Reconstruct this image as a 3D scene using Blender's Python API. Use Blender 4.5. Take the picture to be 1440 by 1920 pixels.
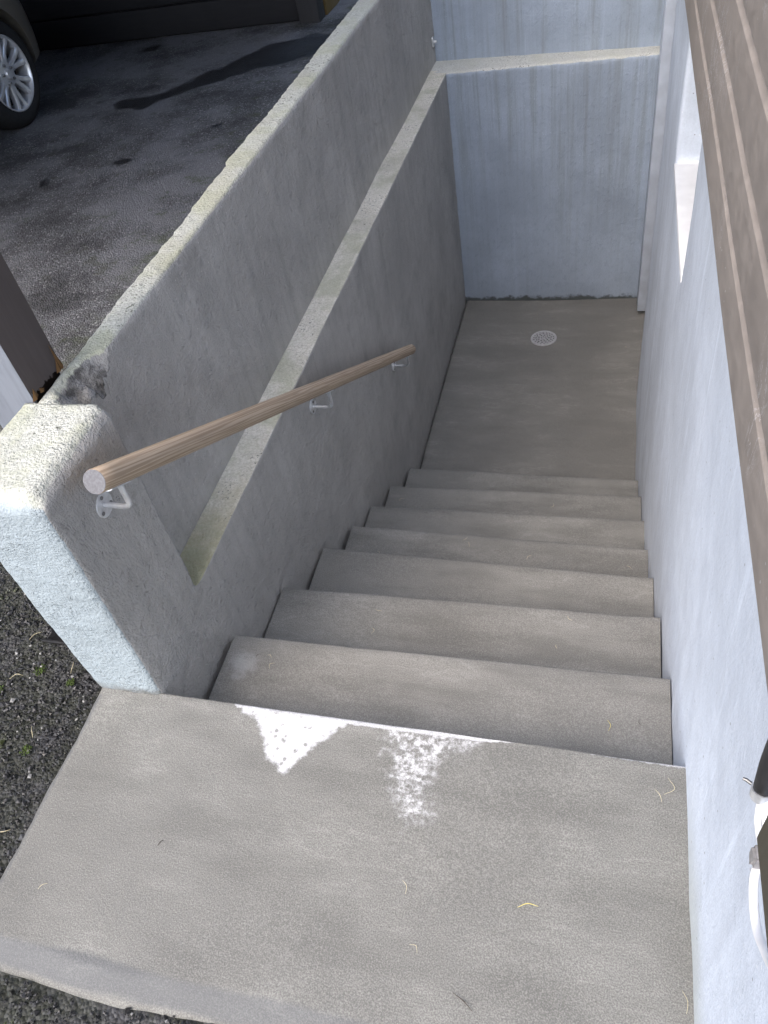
import bpy, bmesh, math, random
import numpy as np
from mathutils import Vector, Matrix, noise

random.seed(7)
rng = np.random.default_rng(7)
scene = bpy.context.scene
for o in list(bpy.data.objects):
    bpy.data.objects.remove(o)

# ---------------------------------------------------------------- measure
S = 1.15          # one stair width of survey units is 1.15 m
Z0 = 0.095        # survey height of the upper landing


def V(x, y, z):
    return Vector((x * S, y * S, (z - Z0) * S))


# ---------------------------------------------------------------- camera
cam_d = bpy.data.cameras.new('camera')
cam = bpy.data.objects.new('camera', cam_d)
scene.collection.objects.link(cam)
cam_d.sensor_fit = 'VERTICAL'
cam_d.sensor_height = 36.0
cam_d.sensor_width = 27.0
cam_d.lens = 1442.0 / 1920.0 * 36.0
cam_d.clip_start = 0.02
cam_d.clip_end = 400.0
R_right = Vector((0.9632, 0.2220, -0.1512)).normalized()
R_fwd = Vector((-0.2620, 0.6550, -0.7089)).normalized()
R_right = (R_right - R_fwd * R_right.dot(R_fwd)).normalized()
R_up = R_right.cross(R_fwd)
mw = Matrix((R_right, R_up, -R_fwd)).transposed().to_4x4()
mw.translation = V(0.825, -0.811, 1.393)
cam.matrix_world = mw
scene.camera = cam

# ---------------------------------------------------------------- sky and sun
SUN_EL, SUN_AZ = math.radians(52), math.radians(208)   # azimuth clockwise from +y
world = bpy.data.worlds.new('World')
scene.world = world
world.use_nodes = True
wn = world.node_tree
sky = wn.nodes.new('ShaderNodeTexSky')
sky.sky_type = 'NISHITA'
sky.sun_disc = False
sky.sun_elevation = SUN_EL
sky.sun_rotation = SUN_AZ
sky.air_density = 1.0
sky.dust_density = 3.5
sky.ozone_density = 1.0
wn.nodes['Background'].inputs[1].default_value = 0.15
wn.links.new(sky.outputs[0], wn.nodes['Background'].inputs[0])
sun_d = bpy.data.lights.new('sun', 'SUN')
sun_d.energy = 0.5
sun_d.angle = math.radians(100)
sun_d.color = (1.0, 0.985, 0.965)
sun = bpy.data.objects.new('sun', sun_d)
scene.collection.objects.link(sun)
sdir = Vector((math.sin(SUN_AZ) * math.cos(SUN_EL), math.cos(SUN_AZ) * math.cos(SUN_EL), math.sin(SUN_EL)))
sun.rotation_euler = (-sdir).to_track_quat('-Z', 'Y').to_euler()
vs = scene.view_settings
vs.view_transform = 'Standard'
vs.look = 'None'
vs.gamma = 1.0
vs.use_curve_mapping = False
vs.exposure = 1.6
scene.cycles.use_adaptive_sampling = True
scene.cycles.adaptive_threshold = 0.025
scene.cycles.max_bounces = 5
scene.cycles.diffuse_bounces = 4
scene.cycles.glossy_bounces = 3
scene.cycles.caustics_reflective = False
scene.cycles.caustics_refractive = False


# ---------------------------------------------------------------- object helpers
def tag(o, label=None, cat=None, group=None, kind=None):
    if label: o['label'] = label
    if cat: o['category'] = cat
    if group: o['group'] = group
    if kind: o['kind'] = kind
    return o


def empty(name, loc=(0, 0, 0)):
    o = bpy.data.objects.new(name, None)
    scene.collection.objects.link(o)
    o.location = loc
    o.empty_display_size = 0.1
    return o


def link(name, me, mat, parent=None):
    o = bpy.data.objects.new(name, me)
    scene.collection.objects.link(o)
    if mat is not None and len(me.materials) == 0:
        me.materials.append(mat)
    if parent is not None:
        o.parent = parent
        o.location = -Vector(parent.location) if parent.get('_abs') else (0, 0, 0)
    return o


def thing(name, loc):
    """an Empty at the base; its parts are modelled in world metres"""
    e = empty(name, loc)
    e['_abs'] = 1
    return e


def bm_box(bm, x0, x1, y0, y1, z0, z1):
    vs_ = [bm.verts.new(p) for p in ((x0, y0, z0), (x1, y0, z0), (x1, y1, z0), (x0, y1, z0),
                                     (x0, y0, z1), (x1, y0, z1), (x1, y1, z1), (x0, y1, z1))]
    for f in ((0, 3, 2, 1), (4, 5, 6, 7), (0, 1, 5, 4), (1, 2, 6, 5), (2, 3, 7, 6), (3, 0, 4, 7)):
        bm.faces.new([vs_[i] for i in f])


def ubox(x0, x1, y0, y1, z0, z1):
    a, b = V(x0, y0, z0), V(x1, y1, z1)
    return (a.x, b.x, a.y, b.y, a.z, b.z)


def box_obj(name, dims, mat, parent=None, bevel=0.0, seg=2):
    bm = bmesh.new()
    bm_box(bm, *dims)
    if bevel:
        bmesh.ops.bevel(bm, geom=list(bm.edges), offset=bevel, segments=seg, affect='EDGES', profile=0.5)
    me = bpy.data.meshes.new(name)
    bm.to_mesh(me)
    bm.free()
    if bevel:
        smooth(me, 40)
    return link(name, me, mat, parent)


def smooth(me, ang=180):
    me.polygons.foreach_set('use_smooth', [True] * len(me.polygons))
    if ang < 180:
        me.set_sharp_from_angle(angle=math.radians(ang))


TEX = {}


def cloud(size, depth=2):
    k = (size, depth)
    if k not in TEX:
        t = bpy.data.textures.new('relief', 'CLOUDS')
        t.noise_scale = size
        t.noise_depth = depth
        TEX[k] = t
    return TEX[k]


def solid(name, boxes, voxel, mat, parent=None, disp=((0.25, 0.012), (0.05, 0.004)), sm=2, post=None, extra=None):
    """union of boxes (metres) -> even skin of small faces -> worn edges and uneven plaster"""
    bm = bmesh.new()
    for b in boxes:
        bm_box(bm, *b)
    if extra:
        extra(bm)
    me = bpy.data.meshes.new(name)
    bm.to_mesh(me)
    bm.free()
    tmp = bpy.data.objects.new('tmp', me)
    scene.collection.objects.link(tmp)
    m = tmp.modifiers.new('r', 'REMESH')
    m.mode = 'VOXEL'
    m.voxel_size = voxel
    if sm:
        m = tmp.modifiers.new('s', 'SMOOTH')
        m.factor = 0.5
        m.iterations = sm
    for size, st in disp:
        m = tmp.modifiers.new('d', 'DISPLACE')
        m.texture = cloud(size)
        m.texture_coords = 'GLOBAL'
        m.strength = st
        m.mid_level = 0.5
    dg = bpy.context.evaluated_depsgraph_get()
    out = bpy.data.meshes.new_from_object(tmp.evaluated_get(dg))
    bpy.data.objects.remove(tmp)
    out.name = name
    out.materials.clear()
    smooth(out)
    if post:
        n = len(out.vertices)
        co = np.empty(n * 3)
        out.vertices.foreach_get('co', co)
        co = co.reshape(-1, 3)
        r = post(co)
        out.vertices.foreach_set('co', co.ravel())
        if r is not None:
            for k, arr in r.items():
                a = out.attributes.new(k, 'FLOAT', 'POINT')
                a.data.foreach_set('value', arr.astype(np.float32))
        out.update()
    return link(name, out, mat, parent)


def tube(bm, pts, rad, sides=10, cap=True):
    pts = [Vector(p) for p in pts]
    rads = rad if isinstance(rad, (list, tuple)) else [rad] * len(pts)
    rings = []
    prev = None
    for i, p in enumerate(pts):
        t = (pts[min(i + 1, len(pts) - 1)] - pts[max(i - 1, 0)]).normalized()
        if prev is None:
            a = t.orthogonal().normalized()
        else:
            a = (prev - t * prev.dot(t)).normalized()
        prev = a
        b = t.cross(a)
        rings.append([bm.verts.new(p + (a * math.cos(2 * math.pi * k / sides) + b * math.sin(2 * math.pi * k / sides)) * rads[i])
                      for k in range(sides)])
    for r0, r1 in zip(rings, rings[1:]):
        for k in range(sides):
            bm.faces.new((r0[k], r0[(k + 1) % sides], r1[(k + 1) % sides], r1[k]))
    if cap:
        bm.faces.new(rings[0][::-1])
        bm.faces.new(rings[-1])


def curve_pts(ctrl, n=8):
    """Catmull-Rom through control points"""
    c = [Vector(p) for p in ctrl]
    c = [c[0] * 2 - c[1]] + c + [c[-1] * 2 - c[-2]]
    out = []
    for i in range(1, len(c) - 2):
        for k in range(n):
            t = k / n
            p0, p1, p2, p3 = c[i - 1], c[i], c[i + 1], c[i + 2]
            out.append(0.5 * ((2 * p1) + (p2 - p0) * t + (2 * p0 - 5 * p1 + 4 * p2 - p3) * t * t + (3 * p1 - p0 - 3 * p2 + p3) * t ** 3))
    out.append(c[-2])
    return out


def bm_obj(name, bm, mat, parent=None, ang=40):
    bmesh.ops.recalc_face_normals(bm, faces=bm.faces)
    me = bpy.data.meshes.new(name)
    bm.to_mesh(me)
    bm.free()
    smooth(me, ang)
    return link(name, me, mat, parent)


def sdf_poly(px, py, poly):
    """signed distance (negative inside) of points to a polygon"""
    poly = np.array(poly)
    d = np.full(px.shape, 1e9)
    inside = np.zeros(px.shape, bool)
    n = len(poly)
    for i in range(n):
        a, b = poly[i], poly[(i + 1) % n]
        e = b - a
        wx, wy = px - a[0], py - a[1]
        t = np.clip((wx * e[0] + wy * e[1]) / (e @ e), 0, 1)
        d = np.minimum(d, np.hypot(wx - e[0] * t, wy - e[1] * t))
        c = ((a[1] > py) != (b[1] > py)) & (px < (b[0] - a[0]) * (py - a[1]) / (b[1] - a[1] + 1e-12) + a[0])
        inside ^= c
    return np.where(inside, -d, d)


# ---------------------------------------------------------------- material helpers
class G:
    def __init__(self, name):
        self.mat = bpy.data.materials.new(name)
        self.mat.use_nodes = True
        self.nt = self.mat.node_tree
        self.b = self.nt.nodes['Principled BSDF']
        self._pos = None

    def n(self, t):
        return self.nt.nodes.new('ShaderNode' + t)

    def set(self, sock, v):
        if hasattr(v, 'is_linked') or hasattr(v, 'links'):
            self.nt.links.new(v, sock)
        elif isinstance(v, (tuple, list)):
            if len(v) == 3 and sock.type == 'RGBA':
                v = (*v, 1)
            sock.default_value = v
        else:
            sock.default_value = v

    def pos(self):
        if self._pos is None:
            self._pos = self.n('NewGeometry')
        return self._pos.outputs['Position']

    def normal(self):
        self.pos()
        return self._pos.outputs['Normal']

    def obj(self):
        return self.n('TexCoord').outputs['Object']

    def scale(self, vec, s):
        m = self.n('Mapping')
        self.set(m.inputs['Vector'], vec)
        m.inputs['Scale'].default_value = s
        return m.outputs[0]

    def noise(self, vec, sc, det=3, rough=0.55, dist=0.0):
        t = self.n('TexNoise')
        self.set(t.inputs['Vector'], vec)
        t.inputs['Scale'].default_value = sc
        t.inputs['Detail'].default_value = det
        t.inputs['Roughness'].default_value = rough
        t.inputs['Distortion'].default_value = dist
        return t.outputs[0]

    def voro(self, vec, sc, feature='F1', out='Distance', rnd=1.0):
        t = self.n('TexVoronoi')
        t.feature = feature
        self.set(t.inputs['Vector'], vec)
        t.inputs['Scale'].default_value = sc
        t.inputs['Randomness'].default_value = rnd
        return t.outputs[out]

    def ramp(self, fac, lo, hi, a=0.0, b=1.0):
        m = self.n('MapRange')
        m.interpolation_type = 'SMOOTHSTEP'
        self.set(m.inputs[0], fac)
        m.inputs[1].default_value = lo
        m.inputs[2].default_value = hi
        m.inputs[3].default_value = a
        m.inputs[4].default_value = b
        return m.outputs[0]

    def math(self, op, a, b=0.0):
        m = self.n('Math')
        m.operation = op
        self.set(m.inputs[0], a)
        self.set(m.inputs[1], b)
        return m.outputs[0]

    def mul(self, *a):
        r = a[0]
        for x in a[1:]:
            r = self.math('MULTIPLY', r, x)
        return r

    def add(self, a, b):
        return self.math('ADD', a, b)

    def mix(self, f, a, b, mode='MIX'):
        m = self.n('Mix')
        m.data_type = 'RGBA'
        m.blend_type = mode
        self.set(m.inputs[0], f)
        self.set(m.inputs[6], a)
        self.set(m.inputs[7], b)
        return m.outputs[2]

    def sep(self, vec):
        s = self.n('SeparateXYZ')
        self.set(s.inputs[0], vec)
        return s.outputs

    def attr(self, name):
        a = self.n('Attribute')
        a.attribute_name = name
        return a.outputs['Fac']

    def bump(self, h, strength, dist, normal=None):
        b = self.n('Bump')
        b.inputs['Strength'].default_value = strength
        b.inputs['Distance'].default_value = dist
        self.set(b.inputs['Height'], h)
        if normal is not None:
            self.set(b.inputs['Normal'], normal)
        return b.outputs[0]

    def out(self, col=None, rough=None, normal=None, metal=None, spec=None):
        if col is not None: self.set(self.b.inputs['Base Color'], col)
        if rough is not None: self.set(self.b.inputs['Roughness'], rough)
        if normal is not None: self.set(self.b.inputs['Normal'], normal)
        if metal is not None: self.set(self.b.inputs['Metallic'], metal)
        if spec is not None: self.b.inputs['Specular IOR Level'].default_value = spec
        return self.mat


def simple(name, col, rough=0.6, metal=0.0, var=0.15, sc=30, bump=0.0):
    g = G(name)
    f = g.noise(g.obj(), sc, 4)
    c = g.mix(g.ramp(f, 0.3, 0.7), tuple(x * (1 - var) for x in col), tuple(min(1, x * (1 + var)) for x in col))
    nrm = g.bump(f, 0.4, bump) if bump else None
    return g.out(c, rough, nrm, metal)


def plaster(name, paint, drip=0.4, moss=1.0, topcol=(0.62, 0.63, 0.60), front=None, rough_bump=1.0, damp=(0.17, 0.17, 0.16), lichen=True, zline=None, foot=None, spall=False, tide=False, pale=None):
    """painted rendered concrete; up-facing faces are bare, weathered and mossy"""
    g = G(name)
    p = g.pos()
    nx, ny, nz = g.sep(g.normal())
    x, y, z = g.sep(p)
    low = g.noise(p, 2.4, 3, 0.6)
    mid = g.noise(p, 17, 4, 0.65)
    grain = g.noise(p, 150, 2, 0.7)
    col = g.mix(g.ramp(low, 0.3, 0.7), tuple(c * 0.88 for c in paint), tuple(min(1, c * 1.10) for c in paint))
    col = g.mix(g.ramp(mid, 0.45, 0.75, 0, 0.25), col, tuple(c * 0.70 for c in paint))
    col = g.mix(g.ramp(grain, 0.35, 0.7, 0.0, 0.16), col, tuple(c * 0.6 for c in paint))
    if spall:
        bl = g.noise(p, 4.5, 4, 0.7)
        col = g.mix(g.mul(g.ramp(bl, 0.50, 0.66), 0.40), col, tuple(c * 0.66 for c in paint))
    # rain washed vertical streaks
    st = g.noise(g.scale(p, (24, 24, 0.8)), 1.0, 4, 0.68)
    run = g.ramp(st, 0.44, 0.72)
    if zline is not None:   # strongest under the ledge that the water runs from
        run = g.mul(run, g.ramp(g.add(z, g.mul(low, 0.5)), zline[0], zline[1], 0.3, 1.0))
    col = g.mix(g.mul(run, drip), col, damp)
    col = g.mix(g.mul(g.ramp(st, 0.26, 0.42, 1, 0), 0.45 * drip if pale is None else pale), col, tuple(min(1, c * 1.3) for c in paint))
    if tide:                # splash dirt freckles and a few rust pricks
        fk = g.voro(p, 23)
        col = g.mix(g.mul(g.ramp(fk, 0.035, 0.06, 1, 0), 0.8), col, (0.16, 0.15, 0.14))
    # chips and scuffs of pale paint
    chip = g.voro(p, 46)
    chipm = g.mul(g.ramp(chip, 0.05, 0.13, 1, 0), g.ramp(low, 0.48, 0.62))
    col = g.mix(g.mul(chipm, 0.5), col, tuple(min(1, c * 1.8) for c in paint))
    n5 = g.noise(p, 42, 4, 0.62)
    flake_glint = g.mul(g.ramp(g.math('ABSOLUTE', g.add(n5, -0.61)), 0.0, 0.016, 1, 0), g.ramp(mid, 0.52, 0.62), g.ramp(low, 0.42, 0.58))
    col = g.mix(g.mul(flake_glint, 0.42 * rough_bump), col, tuple(min(1, c * 1.55) for c in paint))  # bright edges of curled flakes, highlights painted into the colour
    pit = g.mul(g.ramp(n5, 0.28, 0.24), g.ramp(low, 0.6, 0.4, 0.3, 1.0))
    col = g.mix(g.mul(pit, 0.6 * rough_bump), col, tuple(c * 0.35 for c in paint))
    if foot is not None:    # mould line where the wall stands on the wet floor
        fm = g.ramp(g.add(z, g.mul(g.add(mid, -0.5), 0.10)), foot + 0.008, foot + 0.035, 1, 0)
        col = g.mix(g.mul(fm, 0.85), col, (0.05, 0.055, 0.042))
    if tide:                # green damp along the foot of the wall beside the landing
        tm_ = g.mul(g.ramp(g.add(z, g.mul(g.add(low, -0.5), 0.25)), 0.02, 0.17, 1, 0), g.ramp(y, -0.45, -0.15, 1, 0), g.ramp(z, -0.02, 0.0))
        col = g.mix(g.mul(tm_, 0.55), col, (0.36, 0.38, 0.33))
    if front is not None:
        fm = g.ramp(g.add(ny, g.mul(g.add(mid, -0.5), 0.6)), -0.62, -0.50, 1, 0)
        fc = g.mix(g.ramp(mid, 0.4, 0.7), front, tuple(c * 0.88 for c in front))
        fc = g.mix(g.ramp(grain, 0.35, 0.7, 0.0, 0.25), fc, tuple(c * 0.7 for c in front))
        dirt = g.mul(g.ramp(g.add(z, g.mul(mid, 0.10)), 0.045, 0.085, 1, 0), 0.8)
        fc = g.mix(dirt, fc, (0.13, 0.125, 0.11))
        col = g.mix(fm, col, fc)
    # bare weathered tops
    tm = g.ramp(g.add(nz, g.mul(g.add(mid, -0.5), 0.5)), 0.50, 0.68)
    tc = g.mix(g.ramp(grain, 0.3, 0.7), tuple(c * 0.74 for c in topcol), topcol)
    if spall:               # the inner ledge keeps more of its cream paint than the coping
        tc = g.mix(g.ramp(z, 0.25, 0.15), tc, g.mix(g.ramp(grain, 0.3, 0.7), (0.62, 0.59, 0.50), (0.86, 0.83, 0.745)))
        tc = g.mix(g.mul(g.ramp(z, 0.25, 0.15), g.ramp(g.add(y, g.mul(g.add(mid, -0.5), 0.5)), 0.12, 0.62, 1, 0), 0.7), tc, (0.42, 0.375, 0.20))
    if moss:
        mo = g.noise(p, 6.5, 4, 0.66)
        tc = g.mix(g.mul(g.ramp(mo, 0.42, 0.64), 0.5 * moss), tc, (0.37, 0.39, 0.25))
        tc = g.mix(g.mul(g.ramp(low, 0.50, 0.66), 0.35 * moss), tc, (0.38, 0.365, 0.30))
        if lichen:
            li = g.noise(p, 95, 3, 0.8)
            tc = g.mix(g.mul(g.ramp(li, 0.57, 0.64), g.ramp(mo, 0.47, 0.41), 0.9), tc, (0.06, 0.065, 0.035))
    col = g.mix(tm, col, tc)
    if spall:
        sp = g.attr('spall')
        sc = g.mix(g.ramp(mid, 0.35, 0.65), (0.06, 0.058, 0.055), (0.30, 0.30, 0.295))
        col = g.mix(g.ramp(g.add(sp, g.mul(g.add(mid, -0.5), 0.5)), 0.3, 0.6), col, sc)
    # relief: trowelled render, flakes, pores
    h1 = g.noise(p, 42, 4, 0.62)
    h2 = g.noise(p, 170, 2, 0.6)
    flake = g.ramp(h1, 0.61, 0.645)
    h = g.add(g.add(g.mul(h1, 0.75), g.mul(h2, 0.55)), g.mul(flake, 0.22))
    nrm = g.bump(h, 0.8 * rough_bump, 0.007)
    return g.out(col, g.ramp(mid, 0.3, 0.7, 0.62, 0.85), nrm, spec=0.35)


def cement(name, col=(0.36, 0.345, 0.325), stain=True, damp=0.35, grain=1.0):
    g = G(name)
    p = g.pos()
    low = g.noise(p, 2.6, 4, 0.6)
    sweep = g.noise(g.scale(p, (2.4, 8.5, 2.4)), 1.0, 4, 0.62)
    fine = g.noise(p, 380, 2, 0.6)
    mid = g.noise(p, 34, 3, 0.6)
    c = g.mix(g.ramp(low, 0.32, 0.68), tuple(k * 0.86 for k in col), tuple(k * 1.08 for k in col))
    c = g.mix(g.mul(g.ramp(sweep, 0.47, 0.66), damp), c, tuple(k * 0.60 for k in col))
    c = g.mix(g.mul(g.ramp(g.math('ABSOLUTE', g.add(sweep, -0.44)), 0.0, 0.03, 1, 0), g.ramp(low, 0.45, 0.6), 0.35), c, tuple(min(1, k * 1.5) for k in col))
    c = g.mix(g.mul(g.ramp(sweep, 0.42, 0.30), 0.35), c, tuple(min(1, k * 1.35) for k in col))
    c = g.mix(g.mul(g.ramp(mid, 0.5, 0.8), 0.18), c, tuple(k * 0.7 for k in col))
    c = g.mix(g.ramp(fine, 0.44, 0.60, 0.0, 0.50 * grain), c, tuple(k * 0.42 for k in col))
    c = g.mix(g.ramp(fine, 0.42, 0.34, 0.0, 0.35 * grain), c, tuple(min(1, k * 1.6) for k in col))
    pore = g.voro(p, 80)
    c = g.mix(g.mul(g.ramp(pore, 0.05, 0.10, 1, 0), g.ramp(low, 0.50, 0.60), 0.8), c, (0.05, 0.045, 0.04))
    rough = g.ramp(low, 0.3, 0.7, 0.62, 0.85)
    if stain:
        s = g.attr('stain')                      # metres to the edge of the white bloom, negative inside
        n1 = g.noise(p, 55, 4, 0.72)
        m = g.ramp(g.add(s, g.add(g.mul(g.add(n1, -0.5), 0.028), g.mul(g.add(mid, -0.5), 0.030))), -0.010, 0.006, 1, 0)
        blot = g.voro(p, 62)
        hole = g.mul(g.ramp(blot, 0.20, 0.36, 1, 0), g.ramp(mid, 0.40, 0.54))
        m = g.mul(m, g.math('SUBTRACT', 1.0, g.mul(hole, 0.75)))
        s2 = g.attr('lace')
        m2 = g.ramp(g.add(s2, g.mul(g.add(mid, -0.5), 0.10)), -0.045, 0.014, 1, 0)
        m2 = g.mul(m2, g.ramp(n1, 0.36, 0.66), 0.95)
        m2 = g.mul(m2, g.ramp(blot, 0.16, 0.36, 0.15, 1.0))
        m3 = g.ramp(g.add(g.attr('rim'), g.mul(g.add(n1, -0.5), 0.012)), -0.002, 0.002, 0.92, 0)
        m = g.math('MAXIMUM', g.math('MAXIMUM', m, m2), m3)
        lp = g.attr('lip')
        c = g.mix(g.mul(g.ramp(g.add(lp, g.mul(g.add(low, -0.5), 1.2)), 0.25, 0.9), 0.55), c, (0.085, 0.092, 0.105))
        wc = g.mix(g.ramp(n1, 0.35, 0.65), (0.58, 0.59, 0.61), (0.74, 0.75, 0.765))
        m = g.mul(m, g.ramp(fine, 0.40, 0.66, 1.0, 0.62))
        c = g.mix(m, c, wc)
    if not stain:    # chalky bloom left on the first tread
        vd = g.n('VectorMath'); vd.operation = 'DISTANCE'
        g.set(vd.inputs[0], p); vd.inputs[1].default_value = V(0.064, 0.030, -0.063)
        sp_ = g.ramp(g.add(vd.outputs['Value'], g.mul(g.add(mid, -0.5), 0.06)), 0.008, 0.055, 0.45, 0)
        c = g.mix(sp_, c, (0.52, 0.53, 0.54))
    h = g.add(g.add(g.mul(fine, 0.35 * grain), g.mul(g.noise(p, 160, 2, 0.7), 0.6 * grain)), g.mul(mid, 0.15))
    nrm = g.bump(h, 0.5, 0.0035)
    return g.out(c, rough, nrm, spec=0.3)


# ---------------------------------------------------------------- materials
m_left = plaster('grey_render', (0.50, 0.49, 0.47), drip=0.30, topcol=(0.55, 0.565, 0.515), front=(0.35, 0.41, 0.445), rough_bump=1.35, zline=(-0.3, 0.25), damp=(0.27, 0.27, 0.255), spall=True)
m_back = plaster('blue_render', (0.37, 0.435, 0.525), drip=0.60, moss=0.35, topcol=(0.68, 0.69, 0.65), damp=(0.23, 0.255, 0.26), zline=(-0.9, 0.2), rough_bump=0.7, foot=-1.394)
m_house_wall = plaster('pale_blue_render', (0.60, 0.66, 0.75), drip=0.22, moss=0.0, topcol=(0.78, 0.80, 0.84), rough_bump=0.38, damp=(0.43, 0.47, 0.53), lichen=False, tide=True, pale=0.5)
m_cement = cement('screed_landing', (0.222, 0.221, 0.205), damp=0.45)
m_step = cement('screed_step', (0.262, 0.259, 0.242), stain=False, damp=0.6, grain=0.9)
m_floor = cement('screed_floor', (0.222, 0.218, 0.203), stain=False, damp=0.28, grain=0.6)


def asphalt():
    g = G('asphalt')
    p = g.pos()
    v = g.n('TexVoronoi')
    g.set(v.inputs['Vector'], p)
    v.inputs['Scale'].default_value = 130
    cell = g.sep(v.outputs['Color'])[0]
    low = g.noise(p, 1.3, 5, 0.65)
    mid = g.noise(p, 8, 6, 0.7)
    c = g.mix(g.ramp(cell, 0.2, 1.0), (0.070, 0.070, 0.074), (0.14, 0.14, 0.147))
    c = g.mix(g.ramp(cell, 0.93, 0.97), c, (0.30, 0.30, 0.30))
    c = g.mix(g.ramp(low, 0.44, 0.58, 0, 0.6), c, (0.21, 0.213, 0.226))
    c = g.mix(g.mul(g.ramp(low, 0.46, 0.36), 0.75), c, (0.030, 0.030, 0.030))
    c = g.mix(g.mul(g.ramp(mid, 0.56, 0.66), 0.5), c, (0.050, 0.056, 0.034))
    c = g.mix(g.mul(g.ramp(g.noise(p, 22, 5, 0.75), 0.61, 0.68), g.ramp(g.noise(p, 1.7, 3), 0.5, 0.62)), c, (0.24, 0.25, 0.24))
    xx_, yy_, _z = g.sep(p)
    gm = g.mul(g.ramp(g.add(xx_, g.mul(g.add(mid, -0.5), 1.6)), -1.25, -0.55), g.ramp(mid, 0.36, 0.52))
    c = g.mix(g.mul(gm, 0.75), c, (0.062, 0.078, 0.026))
    near = g.ramp(g.add(yy_, g.mul(g.add(mid, -0.5), 0.8)), 0.35, 0.95, 1, 0)
    c = g.mix(g.mul(near, 0.8), c, g.mix(g.ramp(cell, 0.2, 1.0), (0.012, 0.012, 0.013), (0.05, 0.05, 0.053)))
    wet = g.attr('wet')
    e = g.mul(g.add(g.noise(p, 9, 6, 0.7), -0.5), 0.22)
    w = g.ramp(g.add(wet, e), -0.03, 0.02, 1, 0)
    c = g.mix(g.mul(w, 0.85), c, (0.006, 0.006, 0.006))
    rough = g.ramp(w, 0, 1, 0.80, 0.42)
    h = g.add(g.mul(v.outputs['Distance'], -1.0), g.mul(cell, 0.4))
    nrm = g.bump(h, 0.9, 0.006)
    return g.out(c, rough, nrm, spec=0.4)


m_asphalt = asphalt()


def stone_mat():
    g = G('asphalt_chippings')
    a = g.attr('tone')
    c = g.mix(g.ramp(a, 0.0, 0.9), (0.005, 0.005, 0.0055), (0.034, 0.034, 0.037))
    c = g.mix(g.ramp(a, 0.965, 0.975), c, (0.24, 0.24, 0.235))
    mo = g.ramp(g.noise(g.pos(), 7, 3), 0.60, 0.68)
    c = g.mix(g.mul(mo, 0.55), c, (0.06, 0.075, 0.02))
    return g.out(c, g.ramp(g.noise(g.pos(), 150, 2), 0.3, 0.7, 0.35, 0.7))


m_stone = stone_mat()


def wood_rail():
    g = G('oiled_oak')
    o = g.obj()
    mp_ = g.n('Mapping')
    g.set(mp_.inputs['Vector'], o)
    mp_.inputs['Location'].default_value = (0.006, 0.013, 0.0)
    mp_.inputs['Rotation'].default_value = (0.012, 0.02, 0.0)
    mp_.inputs['Scale'].default_value = (1, 1, 0.02)
    w = g.n('TexWave')
    w.wave_type = 'RINGS'
    w.rings_direction = 'Z'
    g.set(w.inputs['Vector'], mp_.outputs[0])
    w.inputs['Scale'].default_value = 75
    w.inputs['Distortion'].default_value = 7
    w.inputs['Detail'].default_value = 2
    w.inputs['Detail Scale'].default_value = 1.6
    fib = g.noise(g.scale(o, (420, 420, 9)), 1.0, 3, 0.6)
    c = g.mix(g.ramp(w.outputs[1], 0.15, 0.85), (0.37, 0.28, 0.195), (0.54, 0.43, 0.315))
    c = g.mix(g.ramp(fib, 0.5, 0.75, 0, 0.45), c, (0.15, 0.095, 0.06))
    c = g.mix(g.ramp(g.noise(g.scale(o, (12, 12, 2.2)), 1.0, 3), 0.4, 0.7, 0, 0.4), c, (0.30, 0.23, 0.175))
    return g.out(c, 0.55, g.bump(fib, 0.15, 0.001), spec=0.35)


m_oak = wood_rail()
m_endgrain = simple('grey_end_grain', (0.15, 0.152, 0.165), 0.7, 0, 0.2, 160, 0.001)
m_galv = simple('galvanised_steel', (0.72, 0.74, 0.76), 0.30, 0.65, 0.12, 60)
m_screw = simple('steel_screw', (0.25, 0.25, 0.25), 0.4, 0.9)
m_drain = simple('drain_steel', (0.50, 0.50, 0.51), 0.45, 0.2, 0.15, 60)
m_black = simple('sump_shade_black', (0.008, 0.008, 0.008), 0.7)  # near-black colour for the shade below the grate


def board_paint(name, col, marks=0.0, dirs=(1, 1, 1)):
    g = G(name)
    p = g.pos()
    f = g.noise(g.scale(p, dirs), 1.0, 5, 0.65, 0.4)
    low = g.noise(p, 3, 4)
    c = g.mix(g.ramp(f, 0.3, 0.7), tuple(k * 0.88 for k in col), tuple(k * 1.10 for k in col))
    c = g.mix(g.ramp(low, 0.5, 0.75, 0, 0.4), c, tuple(k * 0.72 for k in col))
    if marks:
        w = g.noise(g.scale(p, (22, 22, 8)), 1.0, 5, 0.7, 2.5)
        line = g.ramp(g.math('ABSOLUTE', g.add(w, -0.5)), 0.0, 0.018, 1, 0)
        c = g.mix(g.mul(line, g.ramp(g.noise(p, 4.2, 2), 0.52, 0.62), marks), c, (0.52, 0.51, 0.52))
        dot = g.mul(g.ramp(g.voro(p, 55), 0.05, 0.10, 1, 0), g.ramp(g.noise(p, 7, 2), 0.55, 0.65))
        c = g.mix(g.mul(dot, 0.8), c, (0.55, 0.55, 0.55))
    return g.out(c, g.ramp(f, 0.3, 0.7, 0.62, 0.85), g.bump(f, 0.25, 0.002), spec=0.25)


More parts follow.
